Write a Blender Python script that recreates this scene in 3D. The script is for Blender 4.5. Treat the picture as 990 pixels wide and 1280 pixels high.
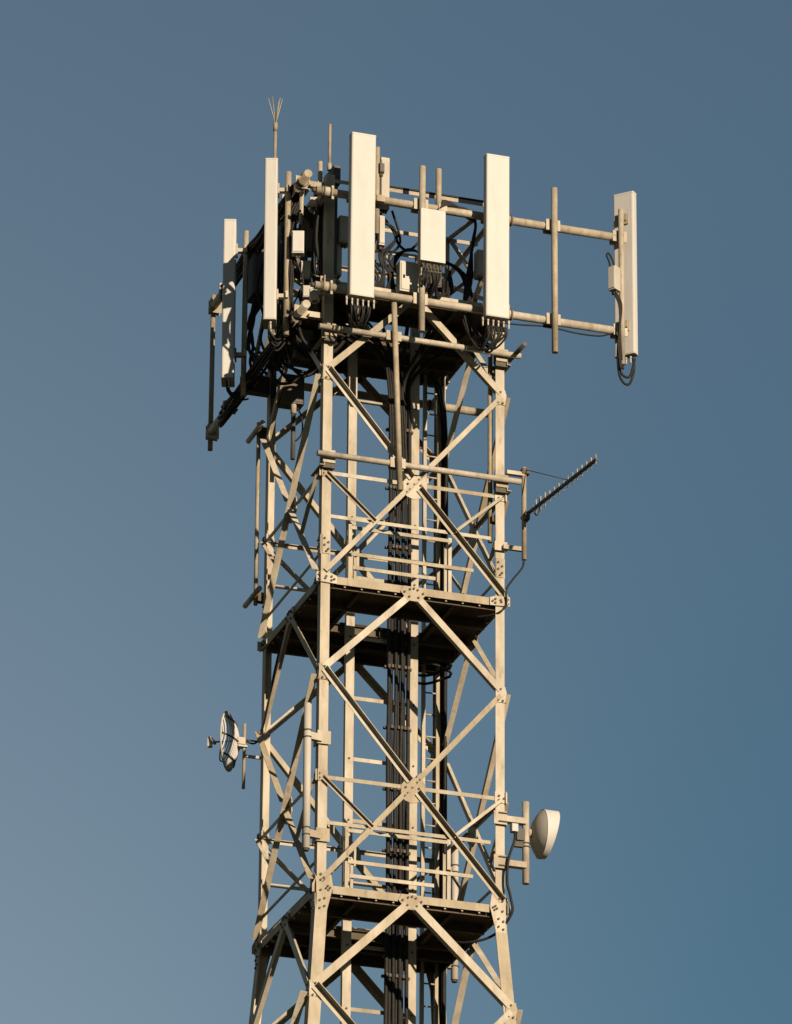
import bpy, math, random
from mathutils import Vector, Matrix
random.seed(7)
R = math.radians

# ------------------------------------------------------------------ camera, sky, sun, exposure
for o in list(bpy.data.objects):
    bpy.data.objects.remove(o)
scene = bpy.context.scene
col = scene.collection

A = R(18.421)                                     # turn of the tower against the viewing direction
CAM = Vector((-20.411, -61.788, 1.6))
RIGHT = Vector((math.cos(A), -math.sin(A), 0))    # camera's right on the ground
AWAY = Vector((math.sin(A), math.cos(A), 0))      # camera's heading on the ground
PITCH, ROLL = R(23.511), R(0.4446)
fwd = AWAY * math.cos(PITCH) + Vector((0, 0, math.sin(PITCH)))
up0 = RIGHT.cross(fwd)
rgt = RIGHT * math.cos(ROLL) + up0 * math.sin(ROLL)
upv = up0 * math.cos(ROLL) - RIGHT * math.sin(ROLL)
cd = bpy.data.cameras.new('camera')
cam = bpy.data.objects.new('camera', cd)
col.objects.link(cam)
m = Matrix((rgt, upv, -fwd)).transposed().to_4x4()
m.translation = CAM
cam.matrix_world = m
cd.sensor_fit = 'HORIZONTAL'
cd.sensor_width = 36
cd.lens = 7000 / 990 * 36
cd.clip_start, cd.clip_end = 0.5, 9000
scene.camera = cam

SUN_AZ, SUN_EL = R(32), R(14)                     # to the right of the viewer's back, low
sh = RIGHT * math.sin(SUN_AZ) - AWAY * math.cos(SUN_AZ)
SUN = (sh * math.cos(SUN_EL) + Vector((0, 0, math.sin(SUN_EL)))).normalized()
w = bpy.data.worlds.new('World')
scene.world = w
w.use_nodes = True
nt = w.node_tree
bg = nt.nodes['Background']
sky = nt.nodes.new('ShaderNodeTexSky')
sky.sky_type = 'NISHITA'
sky.sun_disc = False
sky.sun_elevation = SUN_EL
sky.sun_rotation = math.atan2(SUN.x, SUN.y)
sky.altitude = 300
sky.air_density = 1.0
sky.dust_density = 0.0
sky.ozone_density = 1.0
tint = nt.nodes.new('ShaderNodeMix')
tint.data_type = 'RGBA'
tint.blend_type = 'MULTIPLY'
tint.inputs['Factor'].default_value = 1.0
tint.inputs['B'].default_value = (0.755, 0.742, 0.672, 1)
nt.links.new(sky.outputs['Color'], tint.inputs['A'])
# directional tint painted over the sky: paler low left, deeper low right
def wn(t, **k):
    n_ = nt.nodes.new(t)
    for a_, b_ in k.items():
        setattr(n_, a_, b_)
    return n_
geo = wn('ShaderNodeTexCoord')
dot = wn('ShaderNodeVectorMath', operation='DOT_PRODUCT')
dot.inputs[1].default_value = RIGHT
nt.links.new(geo.outputs['Generated'], dot.inputs[0])
def mrange(src, a_, b_):
    r_ = wn('ShaderNodeMapRange', interpolation_type='SMOOTHSTEP')
    r_.inputs['From Min'].default_value, r_.inputs['From Max'].default_value = a_, b_
    nt.links.new(src, r_.inputs['Value'])
    return r_.outputs['Result']
sep = wn('ShaderNodeSeparateXYZ')
nt.links.new(geo.outputs['Generated'], sep.inputs[0])
gx, ge = mrange(dot.outputs['Value'], -.09, .09), mrange(sep.outputs['Z'], .50, .29)
def mixc(f_, a_, b_, bl='MIX'):
    m_ = wn('ShaderNodeMix', data_type='RGBA', blend_type=bl)
    for nm, v in (('Factor', f_), ('A', a_), ('B', b_)):
        if isinstance(v, (tuple, float)):
            m_.inputs[nm].default_value = (*v, 1) if isinstance(v, tuple) else v
        else:
            nt.links.new(v, m_.inputs[nm])
    return m_.outputs['Result']
lft = mixc(ge, (1.0, 1.0, 1.0), (1.26, 1.14, 1.09))
rig = mixc(ge, (.86, .94, .98), (.48, .70, .80))
sky_toned = mixc(1.0, tint.outputs['Result'], mixc(gx, lft, rig), 'MULTIPLY')
nt.links.new(sky_toned, bg.inputs['Color'])
bg.inputs['Strength'].default_value = 0.05
sd = bpy.data.lights.new('sun', 'SUN')
sd.energy = 5.0
sd.angle = R(0.55)
sd.color = (1.0, 0.82, 0.60)
so = bpy.data.objects.new('sun', sd)
so.rotation_euler = SUN.to_track_quat('Z', 'Y').to_euler()
so.location = (0, 0, 60)
col.objects.link(so)
scene.view_settings.view_transform = 'Standard'
scene.view_settings.look = 'None'
scene.view_settings.exposure = 1.05
scene.view_settings.gamma = 1.0
scene.view_settings.use_curve_mapping = False

# ------------------------------------------------------------------ materials
def mat(name, c1, c2, rough=0.5, metal=0.0, scale=6.0, streak=0.0, dirt=None, bump=0.0, fine=0.0, vary=0.0, spec=0.18):
    m = bpy.data.materials.new(name)
    m.use_nodes = True
    n, l = m.node_tree.nodes, m.node_tree.links
    b = n['Principled BSDF']
    tc = n.new('ShaderNodeTexCoord')
    mp = n.new('ShaderNodeMapping')
    l.new(tc.outputs['Object'], mp.inputs['Vector'])
    if streak:
        mp.inputs['Scale'].default_value = (1, 1, streak)
    no = n.new('ShaderNodeTexNoise')
    no.inputs['Scale'].default_value = scale
    no.inputs['Detail'].default_value = 6
    no.inputs['Roughness'].default_value = 0.65
    l.new(mp.outputs['Vector'], no.inputs['Vector'])
    cr = n.new('ShaderNodeValToRGB')
    cr.color_ramp.elements[0].position = 0.32
    cr.color_ramp.elements[1].position = 0.68
    cr.color_ramp.elements[0].color = (*c1, 1)
    cr.color_ramp.elements[1].color = (*c2, 1)
    l.new(no.outputs['Fac'], cr.inputs['Fac'])
    out = cr.outputs['Color']
    if dirt:
        n2 = n.new('ShaderNodeTexNoise')
        n2.inputs['Scale'].default_value = scale * 3.1
        n2.inputs['Detail'].default_value = 8
        n2.inputs['Roughness'].default_value = 0.7
        mp2 = n.new('ShaderNodeMapping')
        mp2.inputs['Location'].default_value = (3.1, 7.7, 1.3)
        mp2.inputs['Scale'].default_value = (1, 1, 0.25)
        l.new(tc.outputs['Object'], mp2.inputs['Vector'])
        l.new(mp2.outputs['Vector'], n2.inputs['Vector'])
        r2 = n.new('ShaderNodeValToRGB')
        r2.color_ramp.elements[0].position = 0.56
        r2.color_ramp.elements[1].position = 0.74
        r2.color_ramp.elements[0].color = (0, 0, 0, 1)
        r2.color_ramp.elements[1].color = (0.75, 0.75, 0.75, 1)
        l.new(n2.outputs['Fac'], r2.inputs['Fac'])
        mx = n.new('ShaderNodeMix')
        mx.data_type = 'RGBA'
        mx.inputs['B'].default_value = (*dirt, 1)
        l.new(r2.outputs['Color'], mx.inputs['Factor'])
        l.new(out, mx.inputs['A'])
        out = mx.outputs['Result']
    if vary:
        oi = n.new('ShaderNodeObjectInfo')
        mr = n.new('ShaderNodeMapRange')
        mr.inputs['To Min'].default_value, mr.inputs['To Max'].default_value = 1 - vary, 1 + vary
        l.new(oi.outputs['Random'], mr.inputs['Value'])
        hv = n.new('ShaderNodeHueSaturation')
        ms = n.new('ShaderNodeMapRange')
        ms.inputs['To Min'].default_value, ms.inputs['To Max'].default_value = 1 + vary * 1.2, 1 - vary * 1.2
        l.new(oi.outputs['Random'], ms.inputs['Value'])
        l.new(ms.outputs['Result'], hv.inputs['Saturation'])
        l.new(mr.outputs['Result'], hv.inputs['Value'])
        l.new(out, hv.inputs['Color'])
        out = hv.outputs['Color']
    l.new(out, b.inputs['Base Color'])
    b.inputs['Roughness'].default_value = rough
    b.inputs['Metallic'].default_value = metal
    b.inputs['Specular IOR Level'].default_value = spec
    if bump:
        bp = n.new('ShaderNodeBump')
        bp.inputs['Strength'].default_value = bump
        bp.inputs['Distance'].default_value = 0.01
        n3 = n.new('ShaderNodeTexNoise')
        n3.inputs['Scale'].default_value = fine or scale * 5
        n3.inputs['Detail'].default_value = 4
        l.new(tc.outputs['Object'], n3.inputs['Vector'])
        l.new(n3.outputs['Fac'], bp.inputs['Height'])
        l.new(bp.outputs['Normal'], b.inputs['Normal'])
    return m

M = {
 'steel': mat('galvanised_steel', (.180, .149, .107), (.288, .254, .199), .62, .0, 4.0, .35, (.105, .073, .042), .25, 40, .18),
 'pipe':  mat('galvanised_pipe', (.160, .134, .098), (.262, .228, .177), .58, .0, 8.0, .5, (.10, .071, .043), .2, 60, .18),
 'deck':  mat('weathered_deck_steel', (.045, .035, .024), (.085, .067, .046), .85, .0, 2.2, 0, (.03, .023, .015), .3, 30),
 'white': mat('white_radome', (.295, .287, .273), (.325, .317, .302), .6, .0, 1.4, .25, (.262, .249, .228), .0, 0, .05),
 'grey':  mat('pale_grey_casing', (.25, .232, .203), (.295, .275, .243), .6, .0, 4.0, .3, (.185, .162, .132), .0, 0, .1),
 'dark':  mat('dark_shaded_casing', (.040, .0375, .033), (.06, .056, .05), .6, .0, 4.0, .3, (.028, .025, .021), .0),  # for dark parts, and for boxes whose shade is put into the colour
 'cable': mat('black_cable_jacket', (.0065, .006, .0055), (.014, .013, .012), .7, .0, 12.0),
 'bolt':  mat('bolt_steel', (.032, .027, .020), (.062, .05, .037), .65, .0, 40.0),
 'concrete': mat('concrete', (.28, .27, .25), (.38, .36, .33), .9, 0, 2.0, 0, (.2, .19, .17), .4, 20),
 'ground': mat('dry_grass_ground', (.030, .036, .016), (.06, .056, .028), .95, 0, .25, 0, (.08, .068, .044), .0),
}

# ------------------------------------------------------------------ mesh helpers
def V(*a):
    return Vector(a)

class MB:
    def __init__(s):
        s.v, s.f = [], []
    def add(s, vs, fs):
        b = len(s.v)
        s.v += [tuple(p) for p in vs]
        s.f += [tuple(i + b for i in f) for f in fs]
        return s
    def prism(s, p0, p1, prof, ax, ay):           # 2D outline swept from p0 to p1
        n = len(prof)
        vs = [p0 + ax * x + ay * y for x, y in prof] + [p1 + ax * x + ay * y for x, y in prof]
        fs = [(i, (i + 1) % n, n + (i + 1) % n, n + i) for i in range(n)]
        if ax.cross(ay).dot(p1 - p0) < 0:
            fs = [f[::-1] for f in fs]
            fs += [tuple(range(n)), tuple(range(2 * n - 1, n - 1, -1))]
        else:
            fs += [tuple(range(n - 1, -1, -1)), tuple(range(n, 2 * n))]
        return s.add(vs, fs)
    def angle(s, p0, p1, a, b, wa, wb=None, t=.009):      # L section: corner line p0-p1, legs along a and b
        wb = wb or wa
        prof = [(0, 0), (wa, 0), (wa, t), (t, t), (t, wb), (0, wb)]
        return s.prism(p0, p1, prof, a, b)
    def box(s, c, dx, dy, dz, ax=None, ay=None, az=None, r=0):
        ax, ay, az = ax or V(1, 0, 0), ay or V(0, 1, 0), az or V(0, 0, 1)
        hx, hy = dx / 2, dy / 2
        if r:
            k = r * .3
            prof = [(-hx + r, -hy), (hx - r, -hy), (hx - k, -hy + k), (hx, -hy + r), (hx, hy - r), (hx - k, hy - k), (hx - r, hy),
                    (-hx + r, hy), (-hx + k, hy - k), (-hx, hy - r), (-hx, -hy + r), (-hx + k, -hy + k)]
        else:
            prof = [(-hx, -hy), (hx, -hy), (hx, hy), (-hx, hy)]
        return s.prism(c - az * dz / 2, c + az * dz / 2, prof, ax, ay)
    def tube(s, p0, p1, r, n=12, r1=None):
        d = (p1 - p0).normalized()
        ax = d.orthogonal().normalized()
        ay = d.cross(ax)
        r1 = r if r1 is None else r1
        ring = [(math.cos(2 * math.pi * i / n), math.sin(2 * math.pi * i / n)) for i in range(n)]
        vs = [p0 + ax * x * r + ay * y * r for x, y in ring] + [p1 + ax * x * r1 + ay * y * r1 for x, y in ring]
        fs = [(i, (i + 1) % n, n + (i + 1) % n, n + i) for i in range(n)]
        fs += [tuple(range(n - 1, -1, -1)), tuple(range(n, 2 * n))]
        return s.add(vs, fs)
    def path(s, pts, r, n=7, sub=6):              # smooth cable through points
        P = [pts[0]] + list(pts) + [pts[-1]]
        c = []
        for i in range(1, len(P) - 2):
            for k in range(sub):
                t = k / sub
                a, b, d, e = P[i - 1], P[i], P[i + 1], P[i + 2]
                c.append(.5 * ((2 * b) + (d - a) * t + (2 * a - 5 * b + 4 * d - e) * t * t + (3 * b - a - 3 * d + e) * t ** 3))
        c.append(P[-1].copy())
        vs, fs = [], []
        ax = (c[1] - c[0]).orthogonal().normalized()
        for i, p in enumerate(c):
            d = (c[min(i + 1, len(c) - 1)] - c[max(i - 1, 0)])
            d = d.normalized() if d.length > 1e-6 else V(0, 0, 1)
            ax = (ax - d * ax.dot(d))
            ax = ax.normalized() if ax.length > 1e-5 else d.orthogonal().normalized()
            ay = d.cross(ax)
            for j in range(n):
                an = 2 * math.pi * j / n
                vs.append(p + ax * r * math.cos(an) + ay * r * math.sin(an))
        for i in range(len(c) - 1):
            for j in range(n):
                fs.append((i * n + j, i * n + (j + 1) % n, (i + 1) * n + (j + 1) % n, (i + 1) * n + j))
        fs += [tuple(range(n - 1, -1, -1)), tuple(range((len(c) - 1) * n, len(c) * n))]
        return s.add(vs, fs)
    def build(s, name, mt, parent=None, smooth=False):
        me = bpy.data.meshes.new(name)
        me.from_pydata(s.v, [], s.f)
        if smooth:
            for p in me.polygons:
                p.use_smooth = len(p.vertices) <= 4
        me.materials.append(M[mt])
        o = bpy.data.objects.new(name, me)
        col.objects.link(o)
        if parent:
            o.parent = parent
            pi = Matrix.Translation(-parent.location) if parent.parent is None else Matrix.Identity(4)
            if parent.parent is None and parent.location.length > 0:
                me.transform(pi)
        return o

def thing(name, label, cat, loc, group=None):
    o = bpy.data.objects.new(name, None)
    o.empty_display_size = .1
    o.location = loc
    col.objects.link(o)
    return tag(o, label, cat, group)
def tag(o, label, cat, group=None):
    o['label'], o['category'] = label, cat
    if group:
        o['group'] = group
    return o
def ubolts(mb, c, axis, out, r, span=.06):       # U-bolt straps round a pipe: c on the pipe axis
    for k in (-1, 1):
        mb.tube(c + axis * (k * span) - axis * .008, c + axis * (k * span) + axis * .008, r * 1.16, 12)
X, Y, Z = V(1, 0, 0), V(0, 1, 0), V(0, 0, 1)

# ------------------------------------------------------------------ ground
g = MB()
N = 24
for i in range(N + 1):
    for j in range(N + 1):
        u, v = (i / N * 2 - 1), (j / N * 2 - 1)
        g.v.append((math.copysign(abs(u) ** 3, u) * 4000, math.copysign(abs(v) ** 3, v) * 4000, 0))
g.f = [(i * (N + 1) + j, (i + 1) * (N + 1) + j, (i + 1) * (N + 1) + j + 1, i * (N + 1) + j + 1) for i in range(N) for j in range(N)]
go = g.build('ground', 'ground')
go['kind'] = 'structure'

# ------------------------------------------------------------------ the tower
P3, P2, P1 = 32.439, 28.4005, 24.362
H = P2 - P1
TOP = 33.93
def hw(z):
    return 1.2 if z >= P1 else 1.2 + .072 * (P1 - z)
tower = thing('lattice_tower', 'tall square steel lattice tower with crossed braces and dark work platforms', 'tower', V(0, 0, 0))

LEGW = .118
for sx, sy in ((-1, -1), (1, -1), (1, 1), (-1, 1)):
    a, b = V(-sx, 0, 0), V(0, -sy, 0)
    MB().angle(V(sx * 1.2, sy * 1.2, P1), V(sx * 1.2, sy * 1.2, TOP), a, b, LEGW, t=.012).build('leg', 'steel', tower)
    MB().angle(V(sx * hw(.3), sy * hw(.3), .3), V(sx * 1.2, sy * 1.2, P1 - .002), a, b, .15, t=.014).build('leg', 'steel', tower)
    f = MB().box(V(sx * hw(.1), sy * hw(.1), .16), 1.0, 1.0, .32)
    f.build('footing', 'concrete', tower)

FACES = [(V(0, -1, 0), V(1, 0, 0)), (V(1, 0, 0), V(0, 1, 0)), (V(0, 1, 0), V(-1, 0, 0)), (V(-1, 0, 0), V(0, -1, 0))]
def F(fc, s, z, off=0):
    n, t = fc
    return n * (hw(z) + off) + t * s + Z * z

def brace(fc, s0, z0, s1, z1, wdt, side=1, name='brace', outw=True, off=.014, thick=.008):
    """L brace lying in a face; side = +1: standing flange on the tangent-positive edge"""
    n, t = fc
    p0, p1 = F(fc, s0, z0, off), F(fc, s1, z1, off)
    d = (p1 - p0).normalized()
    nn = n.copy()
    q = nn.cross(d).normalized()                  # in the face, across the brace
    if q.dot(t) < 0:
        q = -q
    nn = d.cross(q)
    if nn.dot(n) < 0:
        nn = -nn
    if not outw:
        mb = MB().angle(p0 + q * side * wdt / 2 + nn * .008, p1 + q * side * wdt / 2 + nn * .008, -q * side, -nn, wdt, wdt * .9, thick)
    else:
        mb = MB().angle(p0 + q * side * wdt / 2, p1 + q * side * wdt / 2, -q * side, nn, wdt, wdt * 1.25, thick)
    return mb.build(name, 'steel', tower)

def plate(fc, pts, z0, off0, off1, bolts, name='gusset_plate', s0=0):
    """polygon plate in a face, outline pts in (s, z) relative to (s0, z0), with bolt heads"""
    n, t = fc
    base = F(fc, s0, z0, 0)
    mb = MB()
    mb.prism(base + n * off0, base + n * off1, pts, t, Z)
    o = mb.build(name, 'steel', tower)
    if bolts:
        bm = MB()
        for s, z in bolts:
            c = base + t * s + Z * z
            bm.tube(c + n * off1, c + n * (off1 + .016), .0155, 6)
        bo = bm.build('bolts', 'bolt', o)
        bo['kind'] = 'stuff'
    return o

def rect(x0, x1, z0, z1):
    return [(x0, z0), (x1, z0), (x1, z1), (x0, z1)]

ZN, ZX = 1.263, 2.659                              # leg node and crossing below each platform
def bay(zt, zb, upper_k=True, big=False):
    hh = (zt - zb) / H
    zn, zx = zt - ZN * hh, zt - ZX * hh
    for k, fc in enumerate(FACES):
        e0, e1, ex = hw(zn) - .055, hw(zb) - .055, hw(zx)
        sc = 1.0 if zt > P1 + .1 else 1.22
        # K part under the platform, wide flat angles
        brace(fc, -.05, zt - .13, -e0, zn + .04, .082 * sc, -1, outw=False)
        brace(fc, .05, zt - .13, e0, zn + .04, .082 * sc, -1, outw=False, off=.0145)
        # crossing: one diagonal runs through, the other is broken at the crossing plate
        brace(fc, e0, zn - .03, -e1, zb + .06, .066 * sc, 1)
        sl = lambda z: -e0 + (zn - .0 - z) / (zn - zb) * (e0 + e1)
        brace(fc, -e0 - .01, zn + .01, sl(zx) - .05, zx + .075, .068 * sc, 1, off=.0225)
        brace(fc, sl(zx) + .05, zx - .06, e1 + .01, zb + .05, .068 * sc, 1, off=.0225)
        # horizontal at the crossing
        for sg in (-1, 1):
            mb = MB().angle(F(fc, sg * (ex + .0), zx + .03, .003) - fc[1] * sg * .03, F(fc, sg * .12, zx + .03, .003), -Z, -fc[0], .05, .045, .007)
            mb.build('strut', 'steel', tower)
            # short secondary angle from the leg down to the middle of the lower diagonal
            z2 = zb + (zx - zb) * .56
            s2 = (zn - z2) / (zn - zb) * (e0 + e1) - e0
            brace(fc, sg * (ex - .05), zx - .02, sg * abs(s2) + sg * .01, z2 + .02, .042, 1, off=.031 if sg < 0 else .0315, name='secondary_brace')
        # plates
        plate(fc, [(-.14, .03), (-.14, -.12), (-.09, -.17), (.0, -.2), (.09, -.17), (.17, -.09), (.17, .06), (.13, .12), (.05, .14), (-.05, .14)][::1],
              zx, .001, .0125, [(-.085, .0), (.0, .0), (.085, -.0), (.06, .075), (.095, .115), (-.06, -.075), (-.095, -.115), (-.055, .07), (.06, -.08)])
        for sg in (-1, 1):
            b = [(-.035, .02), (-.035, -.035), (.03, -.01)]
            plate(fc, rect(-.085, .075, -.07, .075), zx + .02, .001, .0115, b, s0=sg * (ex - .045))
            pn = [(-.06, -.12), (.06, -.12), (.085, .02), (.06, .09), (-.06, .09)]
            plate(fc, pn, zn, .001, .0125, [(-.03, -.1), (.03, -.1), (.0, .05)], s0=sg * (hw(zn) - .06))

def platform(z, big):
    """edge angles, deck plates round a hatch, joists, corner and middle plates"""
    hx0, hx1, hy0, hy1 = -.62, .56, -.5, .15      # hatch
    mb = MB()
    for fc in FACES:
        p0, p1 = F(fc, -1.0, z, .004), F(fc, 1.0, z, .004)
        mb.angle(p0, p1, -Z, -fc[0], .10, .075, .009)
    fr = mb.build('platform_frame', 'steel', tower)
    def joist(p0, p1, h=.12):
        d = (p1 - p0).normalized()
        q = d.cross(Z)
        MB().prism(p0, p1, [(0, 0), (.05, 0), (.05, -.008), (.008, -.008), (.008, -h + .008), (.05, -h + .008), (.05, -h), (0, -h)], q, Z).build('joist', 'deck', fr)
    for y in (hy0 - .01, hy1 + .06, -1.12, 1.1, .63):
        joist(V(-1.17, y, z - .03), V(1.17, y, z - .03))
    for x in (hx0, hx1 + .05):
        joist(V(x, 1.09, z - .034), V(x, -1.09, z - .034), .09)
    def deckp(x0, x1, y0, y1, n, ax):
        for i in range(n):
            if ax == 'x':
                a, b = x0 + (x1 - x0) * i / n + .004, x0 + (x1 - x0) * (i + 1) / n - .004
                c = (a, b, y0, y1)
            else:
                a, b = y0 + (y1 - y0) * i / n + .004, y0 + (y1 - y0) * (i + 1) / n - .004
                c = (x0, x1, a, b)
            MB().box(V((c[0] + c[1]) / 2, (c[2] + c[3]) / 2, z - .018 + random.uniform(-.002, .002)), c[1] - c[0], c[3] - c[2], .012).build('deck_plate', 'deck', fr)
    deckp(-1.17, 1.17, -1.17, hy0, 3, 'x')
    deckp(-1.17, 1.17, hy1, 1.17, 3, 'x')
    deckp(-1.17, hx0, hy0, hy1, 1, 'y')
    deckp(hx1, 1.17, hy0, hy1, 1, 'y')
    for fc in FACES:
        plate(fc, [(-.17, -.02), (-.08, -.13), (.08, -.13), (.17, -.02), (.13, .06), (-.13, .06)], z - .065, .014, .0235,
              [(-.12, -.02), (-.06, -.08), (.06, -.08), (.12, -.02), (-.05, .02), (.05, .02), (0, .035)])
        # heads of the deck fixings under the edge angle
        bm = MB()
        for i in range(9):
            c = F(fc, -.88 + i * .22, z - .101, -.035)
            bm.tube(c, c - Z * .018, .014, 6)
        bo = bm.build('deck_bolts', 'steel', fr)
        bo['kind'] = 'stuff'
        for sg in (-1, 1):
            if big:
                pts = [(-.065, -.33), (.06, -.33), (.065 + .07, -.02), (.065 + .07, .02), (.065 + .05, .15), (-.03, .17), (-.065, .13), (-.125, .01), (-.125, -.09), (-.068, -.09)]
                bl = [(-.03, -.29), (.03, -.26), (-.03, -.19), (.03, -.16), (-.02, -.06), (.05, -.03), (-.02, .07), (.02, .10), (-.02, .14), (.08, -.05), (.1, -.02), (.07, -.0)]
            else:
                pts = [(-.125, -.075), (.14, -.085), (.14, .02), (.06, .05), (-.125, .05)]
                bl = [(-.095, -.05), (-.095, .01), (.07, -.05), (.105, -.03), (.07, .0), (-.01, -.03), (.0, -.005)]
            if sg > 0:
                pts = [(-x, y) for x, y in pts][::-1]
                bl = [(-x, y) for x, y in bl]
            plate(fc, pts, z - .02, .0145, .024, bl, s0=sg * (hw(z) - .06))

def rail(p0, p1, name='guard_rail', w_=.046, flat=Z):
    d = (p1 - p0).normalized()
    q = d.cross(flat).normalized()
    c = (p0 + p1) / 2 - flat * w_ / 2
    MB().box(c, (p1 - p0).length, .012, w_, d, q, flat).build(name, 'steel', tower)

for z in (P3, P2, P1):
    platform(z, z == P1)
bay(P3, P2)
bay(P2, P1)
bay(P1, P1 - 4.3)
for z in (P1 - 4.3, P1 - 9.3, P1 - 14.6):          # lower, simpler panels down to the footings
    for fc in FACES:
        h_ = hw(z)
        mb = MB().angle(F(fc, -h_ + .1, z, .004), F(fc, h_ - .1, z, .004), -Z, -fc[0], .12, .09, .01)
        mb.build('strut', 'steel', tower)
zs = [P1 - 4.3, P1 - 9.3, P1 - 14.6, .5]
for a, b in zip(zs, zs[1:]):
    for fc in FACES:
        brace(fc, -hw(a) + .1, a, hw(b) - .1, b, .11, 1, off=.0225)
        brace(fc, hw(a) - .1, a, -hw(b) + .1, b, .11, 1, off=.0145)

# leg splice plates seen as bolt groups on the legs just above the platforms
for z in (P2 + .42,):
    for fc in FACES:
        for sg in (-1, 1):
            plate(fc, rect(-.05, .05, -.13, .13), z, .001, .01, [(-.025, .07), (.025, .02), (-.025, -.02), (.025, -.07), (.0, -.1)], s0=sg * 1.138, name='splice_plate')

# guard rails on the two lower platforms: one full rail, two between the diagonals, posts
for z in (P2, P1):
    for sgn, fc in ((1, FACES[0]), (1, FACES[2])):
        rail(F(fc, -1.1, z + .83, -.012), F(fc, 1.1 if fc is FACES[2] else 1.02, z + .83, -.012))
        rail(F(fc, -.80, z + .37, -.03), F(fc, .80, z + .37, -.03))
        rail(F(fc, -.78, z + .19, -.03), F(fc, .30, z + .19, -.03))
        for s in (-.768, .415):
            MB().angle(F(fc, s, z - .005, -.06), F(fc, s, z + .40 if s < 0 else z + .6, -.06), fc[1], fc[0], .045, .035, .006).build('rail_post', 'steel', tower)
    for y in (-.5,):
        rail(V(-.60, y, z + 1.03), V(.72, y, z + 1.03))
        for x in (-.62, .70):
            MB().angle(V(x, y, z), V(x, y, z + 1.05), X, Y, .045, .045, .006).build('rail_post', 'steel', tower)
    for fc in (FACES[1], FACES[3]):
        rail(F(fc, -1.08, z + .36, -.03), F(fc, 1.08, z + .36, -.03), w_=.04)
# top level rails and the ring of angles at the leg tops
for fc in FACES:
    mb = MB().angle(F(fc, -1.08, 33.87, .003), F(fc, 1.08, 33.87, .003), -Z, -fc[0], .05, .05, .007)
    mb.build('top_rail', 'steel', tower)
for z in (33.60, 33.29, 33.09):
    rail(V(-.62, -.6, z), V(.66 if z < 33.5 else 1.05, -.6, z), w_=.05)
for x in (-.62, .62):
    MB().angle(V(x, -.59, P3), V(x, -.59, 33.62), X, Y, .05, .05, .006).build('rail_post', 'steel', tower)
MB().tube(V(.66, -.62, 33.58), V(1.0, -.62, 33.10), .028, 10).build('head_strut', 'pipe', tower, True)
MB().tube(V(.62, -.62, 32.75), V(.98, -.60, 33.10), .024, 10).build('head_strut', 'pipe', tower, True)
MB().tube(V(.72, -1.42, 33.50), V(.65, -.62, 33.58), .03, 10).build('head_strut', 'pipe', tower, True)
MB().tube(V(.10, -.62, 32.9), V(-.55, -.62, 33.52), .024, 10).build('head_strut', 'pipe', tower, True)
for fc in (FACES[1], FACES[2], FACES[3]):
    brace(fc, -1.1, P3 + .05, 1.1, 33.8, .06, 1, off=.0225)
    brace(fc, 1.1, P3 + .05, -1.1, 33.8, .06, 1)

# cable ladder in the middle: two flat posts with cross bars, and the climbing ladder at the rear leg
lad = MB()
for x in (-.42, .42):
    lad = MB().prism(V(x - .055, 0, P1 - 7), V(x - .055, 0, P3 + .6), [(0, 0), (.11, 0), (.11, .008), (.008, .008), (.008, .07), (0, .07)], X, Y)
    lr = lad.build('ladder_post', 'steel', tower)
    bm = MB()
    for k in range(20):
        z = 25.70 + (k - 8) * .815
        if z < P3 + .5:
            bm.tube(V(x, -.001, z), V(x, -.014, z), .014, 6)
    bo = bm.build('bolts', 'bolt', lr)
    bo['kind'] = 'stuff'
for k in range(-8, 11):
    z = 25.70 + k * .815
    if z < P3 + .5:
        MB().angle(V(-.40, .012, z + .025), V(.40, .012, z + .025), -Z, Y, .05, .04, .006).build('ladder_bar', 'steel', tower)
for x in (.90, 1.09):
    MB().prism(V(x - .02, 1.02, P1 - 7), V(x - .02, 1.02, P3 + 1.0), [(0, 0), (.045, 0), (.045, .05), (0, .05)], X, Y).build('climbing_rail', 'steel', tower)
k = 0
while P1 - 7 + k * .3 < P3 + .9:
    z = P1 - 6.9 + k * .3
    MB().tube(V(.90, 1.04, z), V(1.09, 1.04, z), .011, 7).build('rung', 'steel', tower, True)
    k += 1

# stabiliser pipes clamped across the front face and their clamps
def pipe_thing(name, label, cat, p0, p1, r, clamps=(), group=None, m_='pipe', caps=True):
    t = thing(name, label, cat, p0 if p0.z <= p1.z else p1, group)
    MB().tube(p0, p1, r, 16).build('pipe', m_, t, True)
    return t
def clamp_block(t, c, axis, depth_axis, w_=.16, h_=.16, d0=.04, d1=.1, name='clamp'):
    """plate behind a pole with two U-bolts over it; axis = pole axis"""
    side = axis.cross(depth_axis).normalized()
    cl = MB().box(c + depth_axis * d0, w_, .012, h_, side, depth_axis, axis).build('clamp_plate', 'steel', t)
    MB().box(c + depth_axis * d1, w_, .012, h_, side, depth_axis, axis).build('clamp_plate', 'steel', t)
    bm = MB()
    for a in (-1, 1):
        for b in (-1, 1):
            q = c + side * (a * w_ * .36) + axis * (b * h_ * .32)
            bm.tube(q + depth_axis * (d0 - .05), q + depth_axis * (d1 + .03), .008, 6)
            bm.tube(q + depth_axis * (d0 - .02), q + depth_axis * (d0 - .005), .016, 6)
    for b in (-1, 1):
        pts = []
        rr = w_ * .36
        for i in range(9):
            an = math.pi * i / 8
            pts.append(c + axis * (b * h_ * .32) + side * (rr * math.cos(an)) - depth_axis * (.052 * math.sin(an)))
        bm.path(pts, .008, 6, 2)
    bo = bm.build('u_bolts', 'bolt', cl)
    bo['kind'] = 'stuff'
    return cl

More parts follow.
